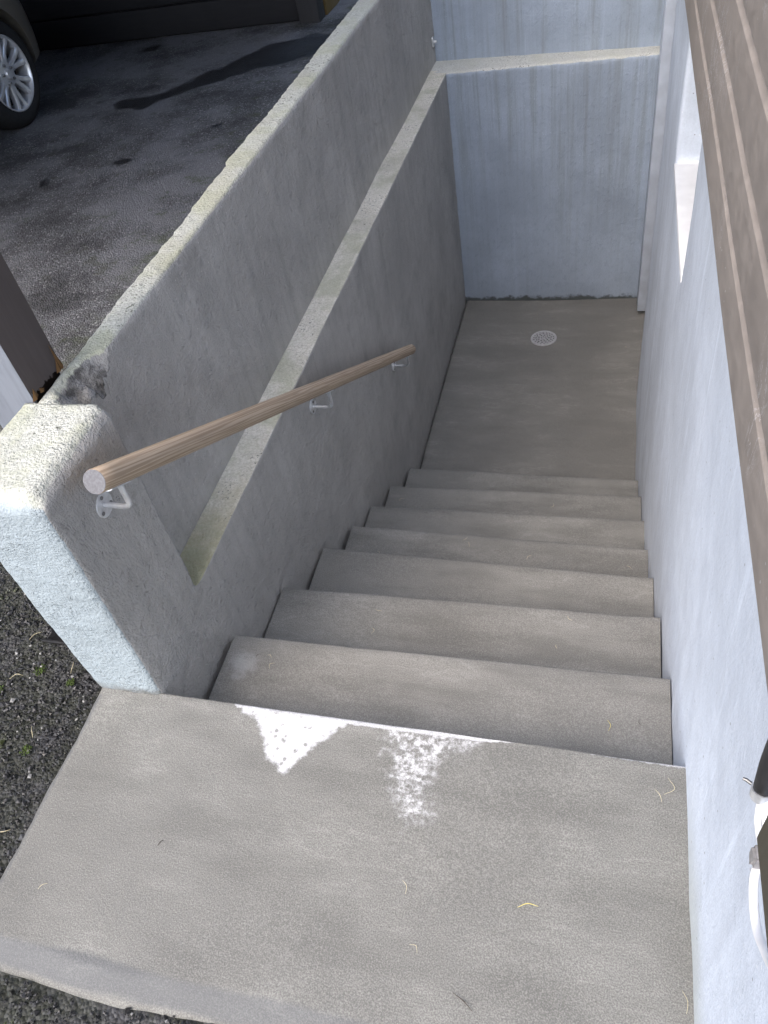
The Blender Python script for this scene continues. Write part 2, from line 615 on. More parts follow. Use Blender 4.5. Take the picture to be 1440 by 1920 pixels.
m_siding = board_paint('brown_siding_paint', (0.262, 0.232, 0.208), 0.6, (70, 28, 70))
m_corner = board_paint('olive_brown_paint', (0.12, 0.105, 0.075), 0.2, (40, 40, 8))
m_post_dark = board_paint('dark_brown_paint', (0.105, 0.09, 0.086), 0.0, (60, 60, 6))
m_post_pale = board_paint('weathered_grey_paint', (0.19, 0.21, 0.245), 0.4, (50, 50, 7))
m_rot = board_paint('rotten_wood', (0.15, 0.085, 0.035), 0.0, (120, 120, 20))
m_rotdark = simple('decayed_core', (0.018, 0.012, 0.008), 0.9)
m_garage = board_paint('charcoal_door_paint', (0.018, 0.018, 0.021), 0.0, (6, 6, 60))
m_garage_frame = board_paint('charcoal_frame_paint', (0.040, 0.040, 0.044), 0.0, (50, 50, 6))
m_tan = board_paint('mossy_tan_timber', (0.17, 0.12, 0.05), 0.0, (40, 40, 5))
m_white = simple('white_gloss_paint', (0.80, 0.81, 0.82), 0.4, 0, 0.04, 20)
m_plastic_w = simple('white_pvc', (0.80, 0.81, 0.83), 0.4, 0, 0.05, 30)
m_plastic_k = simple('black_pvc', (0.018, 0.018, 0.019), 0.42, 0, 0.3, 40)
m_glass = simple('dark_window_glass', (0.02, 0.025, 0.03), 0.05)
m_roof = simple('roof_felt', (0.06, 0.06, 0.065), 0.85, 0, 0.2, 15)
m_soffit = board_paint('soffit_boards', (0.07, 0.06, 0.055), 0.0, (6, 40, 40))
m_needle = simple('straw', (0.62, 0.55, 0.36), 0.6)
m_needle_y = simple('yellow_straw', (0.72, 0.62, 0.16), 0.6)
m_twig = simple('dark_twig', (0.06, 0.045, 0.035), 0.8)
m_moss = simple('moss', (0.055, 0.085, 0.015), 0.95, 0, 0.4, 90)


def car_paint():
    g = G('taupe_car_paint')
    g.b.inputs['Coat Weight'].default_value = 0.6
    g.b.inputs['Coat Roughness'].default_value = 0.08
    f = g.noise(g.obj(), 900, 2)
    return g.out(g.mix(f, (0.20, 0.18, 0.145), (0.25, 0.225, 0.185)), 0.4, None, 0.3)


m_car = car_paint()
m_tyre = simple('tyre_rubber', (0.016, 0.016, 0.017), 0.75, 0, 0.25, 40)
m_rim = simple('alloy', (0.74, 0.75, 0.77), 0.28, 0.45, 0.05, 30)
m_rim_dark = simple('brake_dark', (0.02, 0.02, 0.02), 0.6, 0.4)
m_lamp = simple('lamp_lens', (0.55, 0.57, 0.6), 0.12)

# ---------------------------------------------------------------- large structure
GZ = 0.060                                     # survey height of the yard


def build_ground():
    gz = V(0, 0, GZ).z
    xs = [-70, -30, -12, -7.5, -6] + list(np.arange(-4.6, -0.19, 0.035)) + [-0.160, -0.05] + list(np.arange(0.03, 1.3, 0.06)) + [1.36, 6, 12, 30, 70]
    ys = [-70, -30, -10, -4, -2.2] + list(np.arange(-1.2, -0.80, 0.04)) + [-0.745, -0.70] + list(np.arange(-0.66, 6.4, 0.035)) + [8, 14, 30, 70]
    xs, ys = np.array(xs), np.array(ys)
    X, Y = np.meshgrid(xs, ys)
    nx, ny = len(xs), len(ys)
    Zg = np.full(X.shape, gz)
    for i in range(ny):
        for j in range(nx):
            if -5 < X[i, j] < 1.4 and -1.3 < Y[i, j] < 6.4:
                Zg[i, j] += 0.008 * noise.noise((X[i, j] * 1.7, Y[i, j] * 1.7, 3.1)) + 0.003 * noise.noise((X[i, j] * 9, Y[i, j] * 9, 1.1))
    faces = []
    for i in range(ny - 1):
        for j in range(nx - 1):
            cx, cy = (xs[j] + xs[j + 1]) / 2, (ys[i] + ys[i + 1]) / 2
            if -0.15 < cx < 6 and -0.74 < cy < 3.96:
                continue
            a = i * nx + j
            faces.append((a, a + 1, a + nx + 1, a + nx))
    me = bpy.data.meshes.new('ground')
    me.from_pydata(np.stack([X.ravel(), Y.ravel(), Zg.ravel()], 1).tolist(), [], faces)
    poly = [(-2.045, 3.48), (-2.052, 3.633), (-1.79, 3.73), (-1.611, 4.07), (-1.388, 4.459), (-1.076, 4.60), (-0.80, 4.5), (-0.90, 4.15), (-1.292, 3.985), (-1.448, 3.842), (-1.685, 3.654), (-1.841, 3.463)]
    w = sdf_poly(X.ravel() / S, Y.ravel() / S, poly)
    for cx, cy, r in ((-2.33, 4.68, 0.08), (-1.69, 3.11, 0.03), (-1.56, 2.70, 0.05), (-1.9, 2.5, 0.03), (-1.2, 3.1, 0.03)):
        w = np.minimum(w, np.hypot(X.ravel() / S - cx, Y.ravel() / S - cy) - r)
    a = me.attributes.new('wet', 'FLOAT', 'POINT')
    a.data.foreach_set('value', w.astype(np.float32))
    smooth(me)
    o = link('ground', me, m_asphalt)
    tag(o, 'dark weathered asphalt yard around the stairwell', 'ground', kind='structure')


build_ground()

# upper landing -----------------------------------------------------------
EY_L = [-0.150, 0.106, 0.377, 0.658, 0.898, 1.120, 1.363, 1.643]
EY_R = [-0.155, 0.115, 0.389, 0.637, 0.880, 1.125, 1.375, 1.631]
EZ = [0.095, -0.063, -0.224, -0.378, -0.537, -0.664, -0.797, -0.959]
ZF = -1.117


def build_landing():
    xs = list(np.arange(-0.128, 1.0081, 0.0071))
    us = list(np.linspace(-0.625, -0.166, 66))
    def yn(x): return -0.150 - 0.005 * x + 0.0016 * noise.noise((x * 6, 3.0, 0)) + 0.0008 * noise.noise((x * 30, 3.0, 0))
    def yf(x): return 0.009 * noise.noise((x * 4, 0, 9.0)) + 0.003 * noise.noise((x * 17, 0, 2.0))
    rows = [('f', -0.672, -0.30), ('f', -0.672, 0.058), ('f', -0.668, 0.066), ('f', -0.656, 0.075), ('f', -0.645, 0.083), ('f', -0.636, 0.090), ('f', -0.630, 0.0935)]
    rows += [('m', u, 0.095) for u in us]
    rows += [('n', -0.010, 0.095), ('n', -0.0035, 0.095), ('n', -0.0010, 0.0940), ('n', 0.0, 0.0910), ('n', 0.0, 0.03), ('n', -0.004, -0.06)]
    cols = [(-0.166, -0.30), (-0.166, 0.055), (-0.158, 0.066), (-0.148, 0.080), (-0.139, 0.0895), (-0.133, 0.0935)] + [(x, 0.095) for x in xs]
    vtx = []
    for kind, a_, zr in rows:
        for cx, zc in cols:
            if kind == 'f':
                y = a_ + yf(cx)
            elif kind == 'n':
                y = yn(cx) + a_
            else:
                t = (a_ + 0.625) / 0.459
                y = a_ + yf(cx) * (1 - t)
            w = 0.012 * noise.noise((0.0, y * 6, 5.0)) + 0.003 * noise.noise((0.0, y * 25, 5.0))
            x = cx + w * max(0.0, 1 - (cx + 0.166) / 0.12) if cx < -0.046 else cx
            z = min(zr, zc)
            if z == 0.095:
                z += 0.0020 * noise.noise((x * 2.2, y * 2.2, 0)) + 0.0006 * noise.noise((x * 9, y * 9, 2))
            vtx.append(V(x, y, z))
    nc = len(cols)
    faces = [(i * nc + j, i * nc + j + 1, (i + 1) * nc + j + 1, (i + 1) * nc + j) for i in range(len(rows) - 1) for j in range(nc - 1)]
    me = bpy.data.meshes.new('landing')
    me.from_pydata([tuple(v) for v in vtx], [], faces)
    smooth(me, 60)
    co = np.array([tuple(v) for v in vtx])
    x, y, z = co[:, 0] / S, co[:, 1] / S, co[:, 2] / S + Z0
    p1 = [(0.167, -0.140), (0.298, -0.140), (0.415, -0.145), (0.359, -0.211), (0.329, -0.252), (0.306, -0.277), (0.261, -0.25), (0.232, -0.196), (0.211, -0.176), (0.187, -0.174)]
    p2 = [(0.44, -0.13), (0.69, -0.13), (0.65, -0.183), (0.609, -0.201), (0.586, -0.223), (0.584, -0.263), (0.596, -0.317), (0.563, -0.334), (0.52, -0.311), (0.499, -0.247), (0.482, -0.197), (0.468, -0.169)]
    wid = np.interp(x, [0.14, 0.17, 0.45, 0.66, 0.72, 0.80, 0.84, 0.90, 1.0], [-0.02, 0.009, 0.010, 0.007, -0.001, -0.002, 0.001, 0.003, 0.004])
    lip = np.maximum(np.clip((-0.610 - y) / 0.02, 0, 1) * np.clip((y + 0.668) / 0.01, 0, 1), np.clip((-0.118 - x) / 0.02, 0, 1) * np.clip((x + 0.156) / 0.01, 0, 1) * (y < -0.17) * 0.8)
    for k, arr in {'stain': (sdf_poly(x, y, p1) + 0.002) * S, 'lace': sdf_poly(x, y, p2) * S, 'rim': (-0.150 - 0.005 * x - wid - y) * S, 'lip': lip}.items():
        at_ = me.attributes.new(k, 'FLOAT', 'POINT')
        at_.data.foreach_set('value', arr.astype(np.float32))
    return link('landing', me, m_cement)


landing = build_landing()
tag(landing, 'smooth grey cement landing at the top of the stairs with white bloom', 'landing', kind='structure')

# lower floor -----------------------------------------------------------------


def floor_post(co):
    x, y = co[:, 0] / S, co[:, 1] / S
    d2 = ((x - 0.5) / 0.55) ** 2 + ((y - 2.95) / 0.75) ** 2
    co[:, 2] -= 0.016 * np.exp(-d2 * 1.6) * (co[:, 2] > V(0, 0, ZF).z - 0.03)


floor = solid('stairwell_floor', [ubox(0.004, 1.40, 1.60, 3.36, ZF - 0.12, ZF)], 0.013, m_floor, None, ((0.4, 0.008), (0.08, 0.002)), 2, floor_post)
tag(floor, 'dark grey cement floor at the bottom of the stairwell', 'floor', kind='structure')

# stairs ----------------------------------------------------------------------
stairs = thing('concrete_stairs', V(0.5, 0.0, ZF))
tag(stairs, 'flight of seven grey cement steps leading down between two walls', 'stairs')
for i in range(1, 8):
    y0 = min(EY_L[i - 1], EY_R[i - 1]) - 0.03
    yl, yr, zt = EY_L[i], EY_R[i], EZ[i]
    xl = 0.012 + 0.004 * math.sin(i * 2.1)
    bm = bmesh.new()
    n = 40
    rr_ = []
    zb = zt - 0.19
    for k in range(n + 1):
        f = k / n
        x = xl + (0.9985 - xl) * f
        yn = yl + (yr - yl) * f + 0.0030 * noise.noise((f * 5, i * 3.0, 0)) + 0.0012 * noise.noise((f * 22, i * 3.0, 4))
        dz = 0.0022 * noise.noise((f * 3, i * 5.0, 2))
        c_ = 0.0045
        prof = [(y0, zb), (y0, zt - 0.004 + dz), (y0 + (yn - y0) * 0.5, zt - 0.001 + dz), (yn - 0.02, zt + dz), (yn - c_, zt + dz), (yn - c_ * 0.3, zt - c_ * 0.3 + dz), (yn, zt - c_ + dz), (yn, zt - 0.05), (yn - 0.003, zb)]
        rr_.append([bm.verts.new(V(x, a_, b_)) for a_, b_ in prof])
    for r0, r1 in zip(rr_, rr_[1:]):
        for k in range(len(prof)):
            bm.faces.new((r0[k], r0[(k + 1) % len(prof)], r1[(k + 1) % len(prof)], r1[k]))
    bm.faces.new(rr_[0]); bm.faces.new(rr_[-1][::-1])
    bm_obj('step', bm, m_step, stairs, 50)

# left retaining wall -----------------------------------------------------------
lw = thing('retaining_wall', V(-0.08, -0.15, GZ))
tag(lw, 'grey rendered stairwell wall with mossy top, stepped ledge and blunt end pillar', 'wall')


def pillar_post(co):
    x, y, z = co[:, 0] / S, co[:, 1] / S, co[:, 2] / S + Z0
    # rounded worn arrises of the pillar head
    k = (z > 0.2) & (y < 0.09)
    cx = np.clip((x + 0.02) / 0.02, 0, 1) * k
    cz = np.clip((z - 0.635) / 0.026, 0, 1)
    co[:, 0] -= 0.012 * cx * cz
    co[:, 2] -= 0.010 * cx * cz
    cy = np.clip((-0.135 - y) / 0.02, 0, 1) * k
    co[:, 1] += 0.012 * cy * cz
    co[:, 2] -= 0.008 * cy * cz
    # the pillar foot swells and is broken on the yard side
    f = np.clip((0.20 - z) / 0.14, 0, 1) * (x < -0.08) * (y < 0.0)
    co[:, 0] += f * 0.020 * np.array([noise.noise((1.0, b_ * 14, c_ * 14)) for b_, c_ in zip(y, z)]) + f * f * 0.022
    # the wall leans out towards its top at the pillar
    t = np.clip((z - 0.1) / 0.55, 0, 1) * np.clip((0.30 - y) / 0.2, 0, 1)
    co[:, 0] += 0.015 * t * (x > -0.08)


lower = solid('lower_wall', [ubox(-0.155, 0.0, -0.157, 0.077, -0.25, 0.661), ubox(-0.158, 0.0, -0.13, 3.36, -1.35, 0.150)],
              0.0125, m_left, lw, ((0.35, 0.010), (0.06, 0.005), (0.025, 0.0025)), 2, pillar_post)


def coping_post(co):
    x, y, z = co[:, 0] / S, co[:, 1] / S, co[:, 2] / S + Z0
    # the outer face spreads with distance, its edge is ragged
    left = np.clip((-0.095 - x) / 0.03, 0, 1)
    rag = np.array([noise.noise((0, yy * 5, 0)) * 0.004 + noise.noise((0, yy * 26, 4)) * 0.004 + noise.noise((0, yy * 60, 4)) * 0.003 for yy in y])
    notch = -0.012 * np.clip((y - 1.06) / 0.02, 0, 1) * np.clip((1.35 - y) / 0.3, 0, 1)
    shift = -0.0185 * np.clip((y - 0.25) / 1.0, -0.15, 3.0) + rag * np.clip((z - 0.5) / 0.1, 0, 1) + notch
    co[:, 0] += left * shift * S
    # slow waviness of the inner top edge
    co[:, 0] -= (1 - left) * 0.008 * np.clip((y - 0.3) / 1.0, 0, 1) * S
    co[:, 0] += (1 - left) * np.array([noise.noise((3, yy * 2, 0)) * 0.006 for yy in y])
    # broken arris beside the pillar
    yy = co[:, 1] / S
    xx = co[:, 0] / S
    ll = (yy - 0.158) / 0.082
    win_ = np.clip(1 - np.abs(ll) ** 3, 0, 1)
    rgh = np.array([noise.noise((p[0] * 38, p[1] * 38, 0.3)) + 0.6 * noise.noise((p[0] * 90, p[1] * 90, 2.0)) if w > 0 else 0 for p, w in zip(co, win_)])
    xe = -0.073 - 0.040 * win_ ** 0.6 + 0.010 * rgh * win_
    zlim = 0.661 - 0.016 - 1.15 * np.clip(xx - xe, 0, 1) + 0.012 * rgh
    hit = (xx > xe) & (z > zlim) & (win_ > 0.02)
    co[hit, 2] = (zlim[hit] - Z0) * S
    return {'spall': hit.astype(float)}


upper = solid('upper_wall', [ubox(-0.133, -0.077, 0.068, 3.75, 0.03, 0.659)], 0.0095, m_left, lw, ((0.35, 0.008), (0.06, 0.004), (0.025, 0.002)), 2, coping_post)

# back wall -------------------------------------------------------------------------
bw = thing('back_wall', V(0.5, 3.4, ZF))
tag(bw, 'blue-grey rendered end wall of the stairwell with drip streaks below its ledge', 'wall')
solid('lower_wall', [ubox(-0.14, 1.38, 3.305, 3.70, -1.35, 0.150)], 0.013, m_back, bw, ((0.35, 0.010), (0.05, 0.004)), 2)


def bpost(co):
    x = co[:, 0] / S
    f = co[:, 1] < V(0, 3.6, 0).y
    co[f, 1] += (0.075 - 0.085 * x[f]) * S


solid('upper_wall', [ubox(-0.15, 1.38, 3.42, 3.76, 0.05, 0.780)], 0.015, m_back, bw, ((0.35, 0.010), (0.05, 0.004)), 2, bpost)

# ---------------------------------------------------------------- house on the right
house = thing('house', V(2.6, 2.0, GZ))
tag(house, 'house with pale blue rendered base wall under brown lap siding', 'house')
# rendered base wall with a window recess (y 1.0-1.665, z 0.338 up) and the basement doorway (y 2.42-3.128)
boxes = [ubox(1.0, 1.22, -2.6, 0.999, -1.35, 1.02),
         ubox(1.0, 1.22, 0.98, 1.68, -1.35, 0.338),
         ubox(1.0, 1.22, 1.665, 2.42, -1.35, 1.02),
         ubox(1.0, 1.22, 2.40, 3.72, 0.90, 1.02)]
solid('base_wall', boxes, 0.014, m_house_wall, house, ((0.6, 0.012), (0.08, 0.003)), 1)
# door casing in the far corner, stopping just short of the floor
box_obj('door_casing', ubox(0.995, 1.06, 3.128, 3.30, ZF + 0.022, 0.93), simple('casing_blue_paint', (0.50, 0.55, 0.63), 0.55, 0, 0.08, 12, 0.002), house, 0.004)
dr = box_obj('door', ubox(1.13, 1.165, 2.43, 3.14, ZF + 0.01, 0.88), m_post_pale, house, 0.003)
bm = bmesh.new()
hp = V(1.13, 2.55, -0.25)
tube(bm, [hp, hp + Vector((-0.05, 0, 0)), hp + Vector((-0.055, 0.01, 0)), hp + Vector((-0.055, 0.11, 0))], 0.009, 10)
bm_obj('door_handle', bm, m_galv, dr).location = (0, 0, 0)
sill_o = box_obj('window_sill', ubox(0.999, 1.155, 1.004, 1.662, 0.325, 0.342), m_white, house, 0.003)
bm = bmesh.new()
for d in (ubox(1.150, 1.185, 1.0, 1.045, 0.342, 0.96), ubox(1.150, 1.185, 1.62, 1.665, 0.342, 0.96), ubox(1.1505, 1.185, 1.045, 1.62, 0.342, 0.39), ubox(1.1505, 1.185, 1.045, 1.62, 0.90, 0.96)):
    bm_box(bm, *d)
win = bm_obj('window_frame', bm, m_white, house)
box_obj('pane', ubox(1.166, 1.172, 1.04, 1.625, 0.385, 0.905), m_glass, win)

# siding: each board a flat face with a sloping weathered shoulder on top
PITCH = 0.0665


def board_mesh(y0, y1):
    bm = bmesh.new()
    prof = [(0.930, 0.0), (0.9295, 0.002), (0.930, 0.0535), (0.9315, 0.0552), (0.9415, 0.0625), (0.9425, 0.0700), (0.958, 0.0700), (0.958, 0.0)]
    n = 60
    rings = []
    for k in range(n + 1):
        y = y0 + (y1 - y0) * k / n
        w = 0.0012 * math.sin(y * 2.3) + 0.001 * noise.noise((y * 3, 0, 0))
        rings.append([bm.verts.new(((px + w) * S, y * S, (pz - y * 0.006 + 0.3 * w) * S)) for px, pz in prof])
    m = len(prof)
    for r0, r1 in zip(rings, rings[1:]):
        for k in range(m):
            bm.faces.new((r0[k], r0[(k + 1) % m], r1[(k + 1) % m], r1[k]))
    bm.faces.new(rings[0]); bm.faces.new(rings[-1][::-1])
    bmesh.ops.recalc_face_normals(bm, faces=bm.faces)
    me = bpy.data.meshes.new('siding_board')
    bm.to_mesh(me); bm.free()
    smooth(me, 25)
    return me


bmesh_board = board_mesh(-2.6, 8.0)
for k in range(20):
    o = link('siding_board', bmesh_board, m_siding, house)
    o.location = o.location + Vector((0, 0, (0.966 - Z0 + k * PITCH) * S))
box_obj('wall_core', ubox(0.960, 6.0, -2.6, 8.0, 1.015, 2.29), m_siding, house)
box_obj('corner_board', ubox(0.9265, 0.950, -0.76, -0.606, 0.915, 2.285), m_corner, house, 0.004)
box_obj('roof', ubox(0.90, 6.2, -2.8, 8.2, 2.302, 2.40), m_roof, house)

# ---------------------------------------------------------------- carport and garage
cp = thing('carport', V(-0.185, 0.13, GZ))
tag(cp, 'carport with brown square post rotting at its base beside the wall', 'carport')
box_obj('post_core', ubox(-0.232, -0.141, 0.086, 0.174, GZ - 0.05, 2.60), m_rotdark, cp)


def ragged_board(name, mat, p0, p1, thick, zlow, ztop, amp, seed, n=26):
    """upright board whose lower end is rotted to a ragged edge"""
    bm = bmesh.new()
    a0, a1 = Vector(p0), Vector(p1)
    t = Vector(thick)
    fr, bk = [], []
    for k in range(n + 1):
        q = a0 + (a1 - a0) * k / n
        f = k / n
        zz = zlow + amp * (0.5 + noise.noise((k * 0.55, seed, 0)) + 0.5 * noise.noise((k * 1.7, seed, 3)))
        lo = V(q.x, q.y, max(zz, zlow - 0.01)); hi = V(q.x, q.y, ztop)
        tt = t * S
        fr.append((bm.verts.new(lo), bm.verts.new(hi)))
        bk.append((bm.verts.new(lo + tt), bm.verts.new(hi + tt)))
    for k in range(n):
        bm.faces.new((fr[k][0], fr[k + 1][0], fr[k + 1][1], fr[k][1]))
        bm.faces.new((bk[k][0], bk[k][1], bk[k + 1][1], bk[k + 1][0]))
        bm.faces.new((fr[k][0], bk[k][0], bk[k + 1][0], fr[k + 1][0]))
        bm.faces.new((fr[k][1], fr[k + 1][1], bk[k + 1][1], bk[k][1]))
    for k in (0, n):
        bm.faces.new((fr[k][0], fr[k][1], bk[k][1], bk[k][0]))
    return bm_obj(name, bm, mat, cp, 20)


ragged_board('side_board', m_post_dark, (-0.1345, 0.080, 0), (-0.1345, 0.181, 0), (-0.0062, 0, 0), 0.659, 2.60, 0.016, 1.0)
ragged_board('front_board', m_post_pale, (-0.240, 0.0795, 0), (-0.1347, 0.0795, 0), (0, 0.006, 0), 0.30, 2.60, 0.05, 4.0)
ragged_board('back_board', m_post_dark, (-0.240, 0.1815, 0), (-0.1347, 0.1815, 0), (0, -0.006, 0), 0.67, 2.60, 0.04, 8.0)
ragged_board('far_board', m_post_dark, (-0.2405, 0.080, 0), (-0.2405, 0.181, 0), (0.006, 0, 0), 0.30, 2.60, 0.05, 12.0)
for k, (y, h, t) in enumerate(((0.085, 0.020, 0.018), (0.108, 0.010, 0.012), (0.168, 0.024, 0.016), (0.1775, 0.055, 0.012))):   # splinters in the rotted hem
    bm = bmesh.new()
    p = V(-0.1340, y, 0.661)
    q = [(0, -t * 0.5, 0), (0.004, 0, 0.0), (0, t * 0.6, 0.002), (-0.004, 0, 0), (0.001, t * (0.3 - 0.6 * (k % 2)), h)]
    vv = [bm.verts.new(p + Vector(c) * S) for c in q]
    for a_, b_ in ((0, 1), (1, 2), (2, 3), (3, 0)):
        bm.faces.new((vv[a_], vv[b_], vv[4]))
    bm.faces.new(vv[3::-1])
    bm_obj('splinter', bm, m_rot, cp, 10)
box_obj('beam', ubox(-0.24, -0.135, 0.0, 4.85, 2.60, 2.72), m_post_dark, cp, 0.004)
box_obj('roof_deck', ubox(-4.7, -0.14, -0.05, 4.9, 2.72, 2.77), m_soffit, cp)
box_obj('roof_felt', ubox(-4.72, -0.13, -0.07, 4.9, 2.774, 2.80), m_roof, cp)
box_obj('added_shade_wall', ubox(-4.72, -4.62, 0.0, 4.9, GZ - 0.05, 2.72), m_soffit, cp)  # unseen wall added beyond the car to block low light
for y in (0.13, 2.5):
    box_obj('post', ubox(-4.60, -4.50, y - 0.05, y + 0.05, GZ - 0.05, 2.72), m_post_dark, cp, 0.004)

gar = thing('garage', V(-2.9, 6.5, GZ))
tag(gar, 'dark charcoal garage with horizontal panelled door behind the car', 'garage')
GY = 4.93
zz = GZ + 0.012
k = 0
while zz < 2.05:
    h = 0.185
    box_obj('door_panel', ubox(-4.10, -1.292, GY, GY + 0.04, zz, zz + h - 0.012), m_garage, gar, 0.006)
    zz += h
    k += 1
box_obj('door_backing', ubox(-4.10, -1.290, GY + 0.03, GY + 0.07, GZ, 2.1), m_garage, gar)
box_obj('door_post', ubox(-1.288, -1.142, GY - 0.05, GY + 0.09, GZ - 0.02, 2.74), m_garage_frame, gar, 0.006)
box_obj('door_post', ubox(-4.30, -4.104, GY - 0.05, GY + 0.09, GZ - 0.02, 2.74), m_garage_frame, gar, 0.006)
box_obj('header', ubox(-4.104, -1.288, GY - 0.04, GY + 0.09, 2.1, 2.74), m_garage_frame, gar, 0.006)
for k in range(12):
    y0 = GY + 0.10 + k * 0.30
    box_obj('wall_board', ubox(-1.175, -1.130 - 0.004 * (k % 2), y0, y0 + 0.293, GZ, 2.74), m_tan, gar, 0.004)
box_obj('roof', ubox(-4.5, -1.0, GY - 0.02, GY + 3.9, 2.74, 2.82), m_roof, gar)

# ---------------------------------------------------------------- handrail
hr = thing('handrail', V(0.065, 0.8, 0.1))
tag(hr, 'round wooden handrail sloping down the left wall on steel brackets', 'handrail')
P0, P1 = V(0.065, -0.084, 0.6355), V(0.065, 1.774, -0.4075)
axis = (P1 - P0).normalized()
Lr = (P1 - P0).length
RR = 0.0240
bm = bmesh.new()
prof = [(0.0, RR - 0.0012), (0.0012, RR)]
nseg = 60
for k in range(1, nseg):
    prof.append((Lr * k / nseg * 0.985, RR + 0.00025 * noise.noise((k * 0.7, 2, 0))))
for k in range(7):
    t = k / 6 * math.pi / 2
    prof.append((Lr - 0.014 + 0.014 * math.sin(t), RR - 0.014 + 0.014 * math.cos(t)))
rings = []
for s, r in prof:
    rings.append([bm.verts.new((r * math.cos(2 * math.pi * j / 36), r * math.sin(2 * math.pi * j / 36), s)) for j in range(36)])
for r0, r1 in zip(rings, rings[1:]):
    for j in range(36):
        bm.faces.new((r0[j], r0[(j + 1) % 36], r1[(j + 1) % 36], r1[j]))
bm.faces.new(rings[-1])
fcap = bm.faces.new(rings[0][::-1])
rail = bm_obj('rail', bm, m_oak, hr, 50)
rail.rotation_euler = axis.to_track_quat('Z', 'Y').to_euler()
rail.location = P0 - Vector(hr.location)
bm = bmesh.new()
ring = [bm.verts.new(((RR - 0.0006) * math.cos(2 * math.pi * j / 36), (RR - 0.0006) * math.sin(2 * math.pi * j / 36), -0.0008)) for j in range(36)]
ring2 = [bm.verts.new(((RR - 0.0012) * math.cos(2 * math.pi * j / 36), (RR - 0.0012) * math.sin(2 * math.pi * j / 36), 0.002)) for j in range(36)]
bm.faces.new(ring)
for j in range(36):
    bm.faces.new((ring[j], ring2[j], ring2[(j + 1) % 36], ring[(j + 1) % 36]))
cap = bm_obj('sawn_end', bm, m_endgrain, rail)

for (y, z) in ((-0.039, 0.533), (0.867, 0.020), (1.699, -0.436)):
    base = V(0.0, y, z)
    base.x = 0.010 if y < 0.2 else 0.004
    bm = bmesh.new()
    # elbow rod
    rail_at = P0 + axis * ((base.y - P0.y) / axis.y)
    top = Vector((rail_at.x, base.y, rail_at.z - RR * 0.95))
    ctrl = [base, Vector((top.x - 0.022, base.y, base.z))]
    for k in range(7):
        t = k / 6 * math.pi / 2
        ctrl.append(Vector((top.x - 0.016 + 0.016 * math.sin(t), base.y, base.z + 0.016 - 0.016 * math.cos(t))))
    ctrl.append(top)
    tube(bm, ctrl, 0.0062, 14)
    br = bm_obj('bracket', bm, m_galv, hr, 60)
    # round flange on the wall
    bm = bmesh.new()
    tube(bm, [base + Vector((-0.012, 0, 0)), base + Vector((0.0028, 0, 0)), base + Vector((0.0042, 0, 0))], [0.0270, 0.0270, 0.0255], 32)
    bm_obj('flange', bm, m_galv, br, 30)
    for k in range(3):
        a_ = math.pi / 2 + k * 2 * math.pi / 3
        q = base + Vector((0, math.cos(a_) * 0.0185, math.sin(a_) * 0.0185))
        bm = bmesh.new()
        tube(bm, [q + Vector((0.003, 0, 0)), q + Vector((0.0058, 0, 0)), q + Vector((0.0068, 0, 0))], [0.0042, 0.0042, 0.0025], 10)
        bm_obj('screw', bm, m_screw, br, 30)
    # saddle plate under the rail
    bm = bmesh.new()
    up = Vector((1, 0, 0)).cross(axis).normalized()
    if up.z < 0: up = -up
    sc_ = top + up * -0.0005
    for sgn in (0,):
        vv = []
        for a_ in (-0.030, 0.030):
            for b_ in range(7):
                t = (b_ / 6 - 0.5) * 1.1
                for rr in (RR + 0.0002, RR + 0.0025):
                    cen = rail_at + axis * (a_)
                    vv.append(bm.verts.new(cen + (Vector((1, 0, 0)) * math.sin(t) - up * math.cos(t)) * rr))
        def ix(a, b, c): return vv[(a * 7 + b) * 2 + c]
        for b_ in range(6):
            for c in (0, 1):
                bm.faces.new((ix(0, b_, c), ix(0, b_ + 1, c), ix(1, b_ + 1, c), ix(1, b_, c)))
            for a_ in (0, 1):
                bm.faces.new((ix(a_, b_, 0), ix(a_, b_ + 1, 0), ix(a_, b_ + 1, 1), ix(a_, b_, 1)))
        for b_ in (0, 6):
            bm.faces.new((ix(0, b_, 0), ix(1, b_, 0), ix(1, b_, 1), ix(0, b_, 1)))
    bm_obj('saddle_plate', bm, m_galv, br, 40)

# ---------------------------------------------------------------- floor drain
dc = V(0.501, 2.915, ZF)
dc.z -= 0.0135
dr_t = thing('floor_drain', dc)
tag(dr_t, 'round perforated steel drain cover set in the lower floor', 'drain')
DR = 0.076


def drain_grate():
    """flat plate with rings of real slots, laid out on a polar grid"""
    bm = bmesh.new()
    def cell(r0, r1, t0, t1, n=1):
        for k in range(n):
            a0, a1 = t0 + (t1 - t0) * k / n, t0 + (t1 - t0) * (k + 1) / n
            bm.faces.new([bm.verts.new((r * math.cos(t), r * math.sin(t), 0)) for r, t in ((r0, a0), (r1, a0), (r1, a1), (r0, a1))])
    bands = [(0.010, 0.020, 6), (0.026, 0.037, 9), (0.043, 0.0535, 13), (0.0585, 0.0665, 18)]
    last = 0.0005
    for q, (r0, r1, n) in enumerate(bands):
        cell(last, r0, 0, 2 * math.pi, 48)
        for k in range(n):
            st = 2 * math.pi / n
            t = st * (k + 0.37 * q)
            cell(r0, r1, t, t + st * 0.46, 2)
        last = r1
    cell(last, DR, 0, 2 * math.pi, 64)
    geo = bmesh.ops.extrude_face_region(bm, geom=list(bm.faces))
    for v in geo['geom']:
        if isinstance(v, bmesh.types.BMVert):
            v.co.z += 0.003
    for v in bm.verts:
        v.co.z += dc.z + 0.0025
        v.co.x += dc.x
        v.co.y += dc.y
    return bm_obj('grate', bm, m_drain, dr_t, 30)


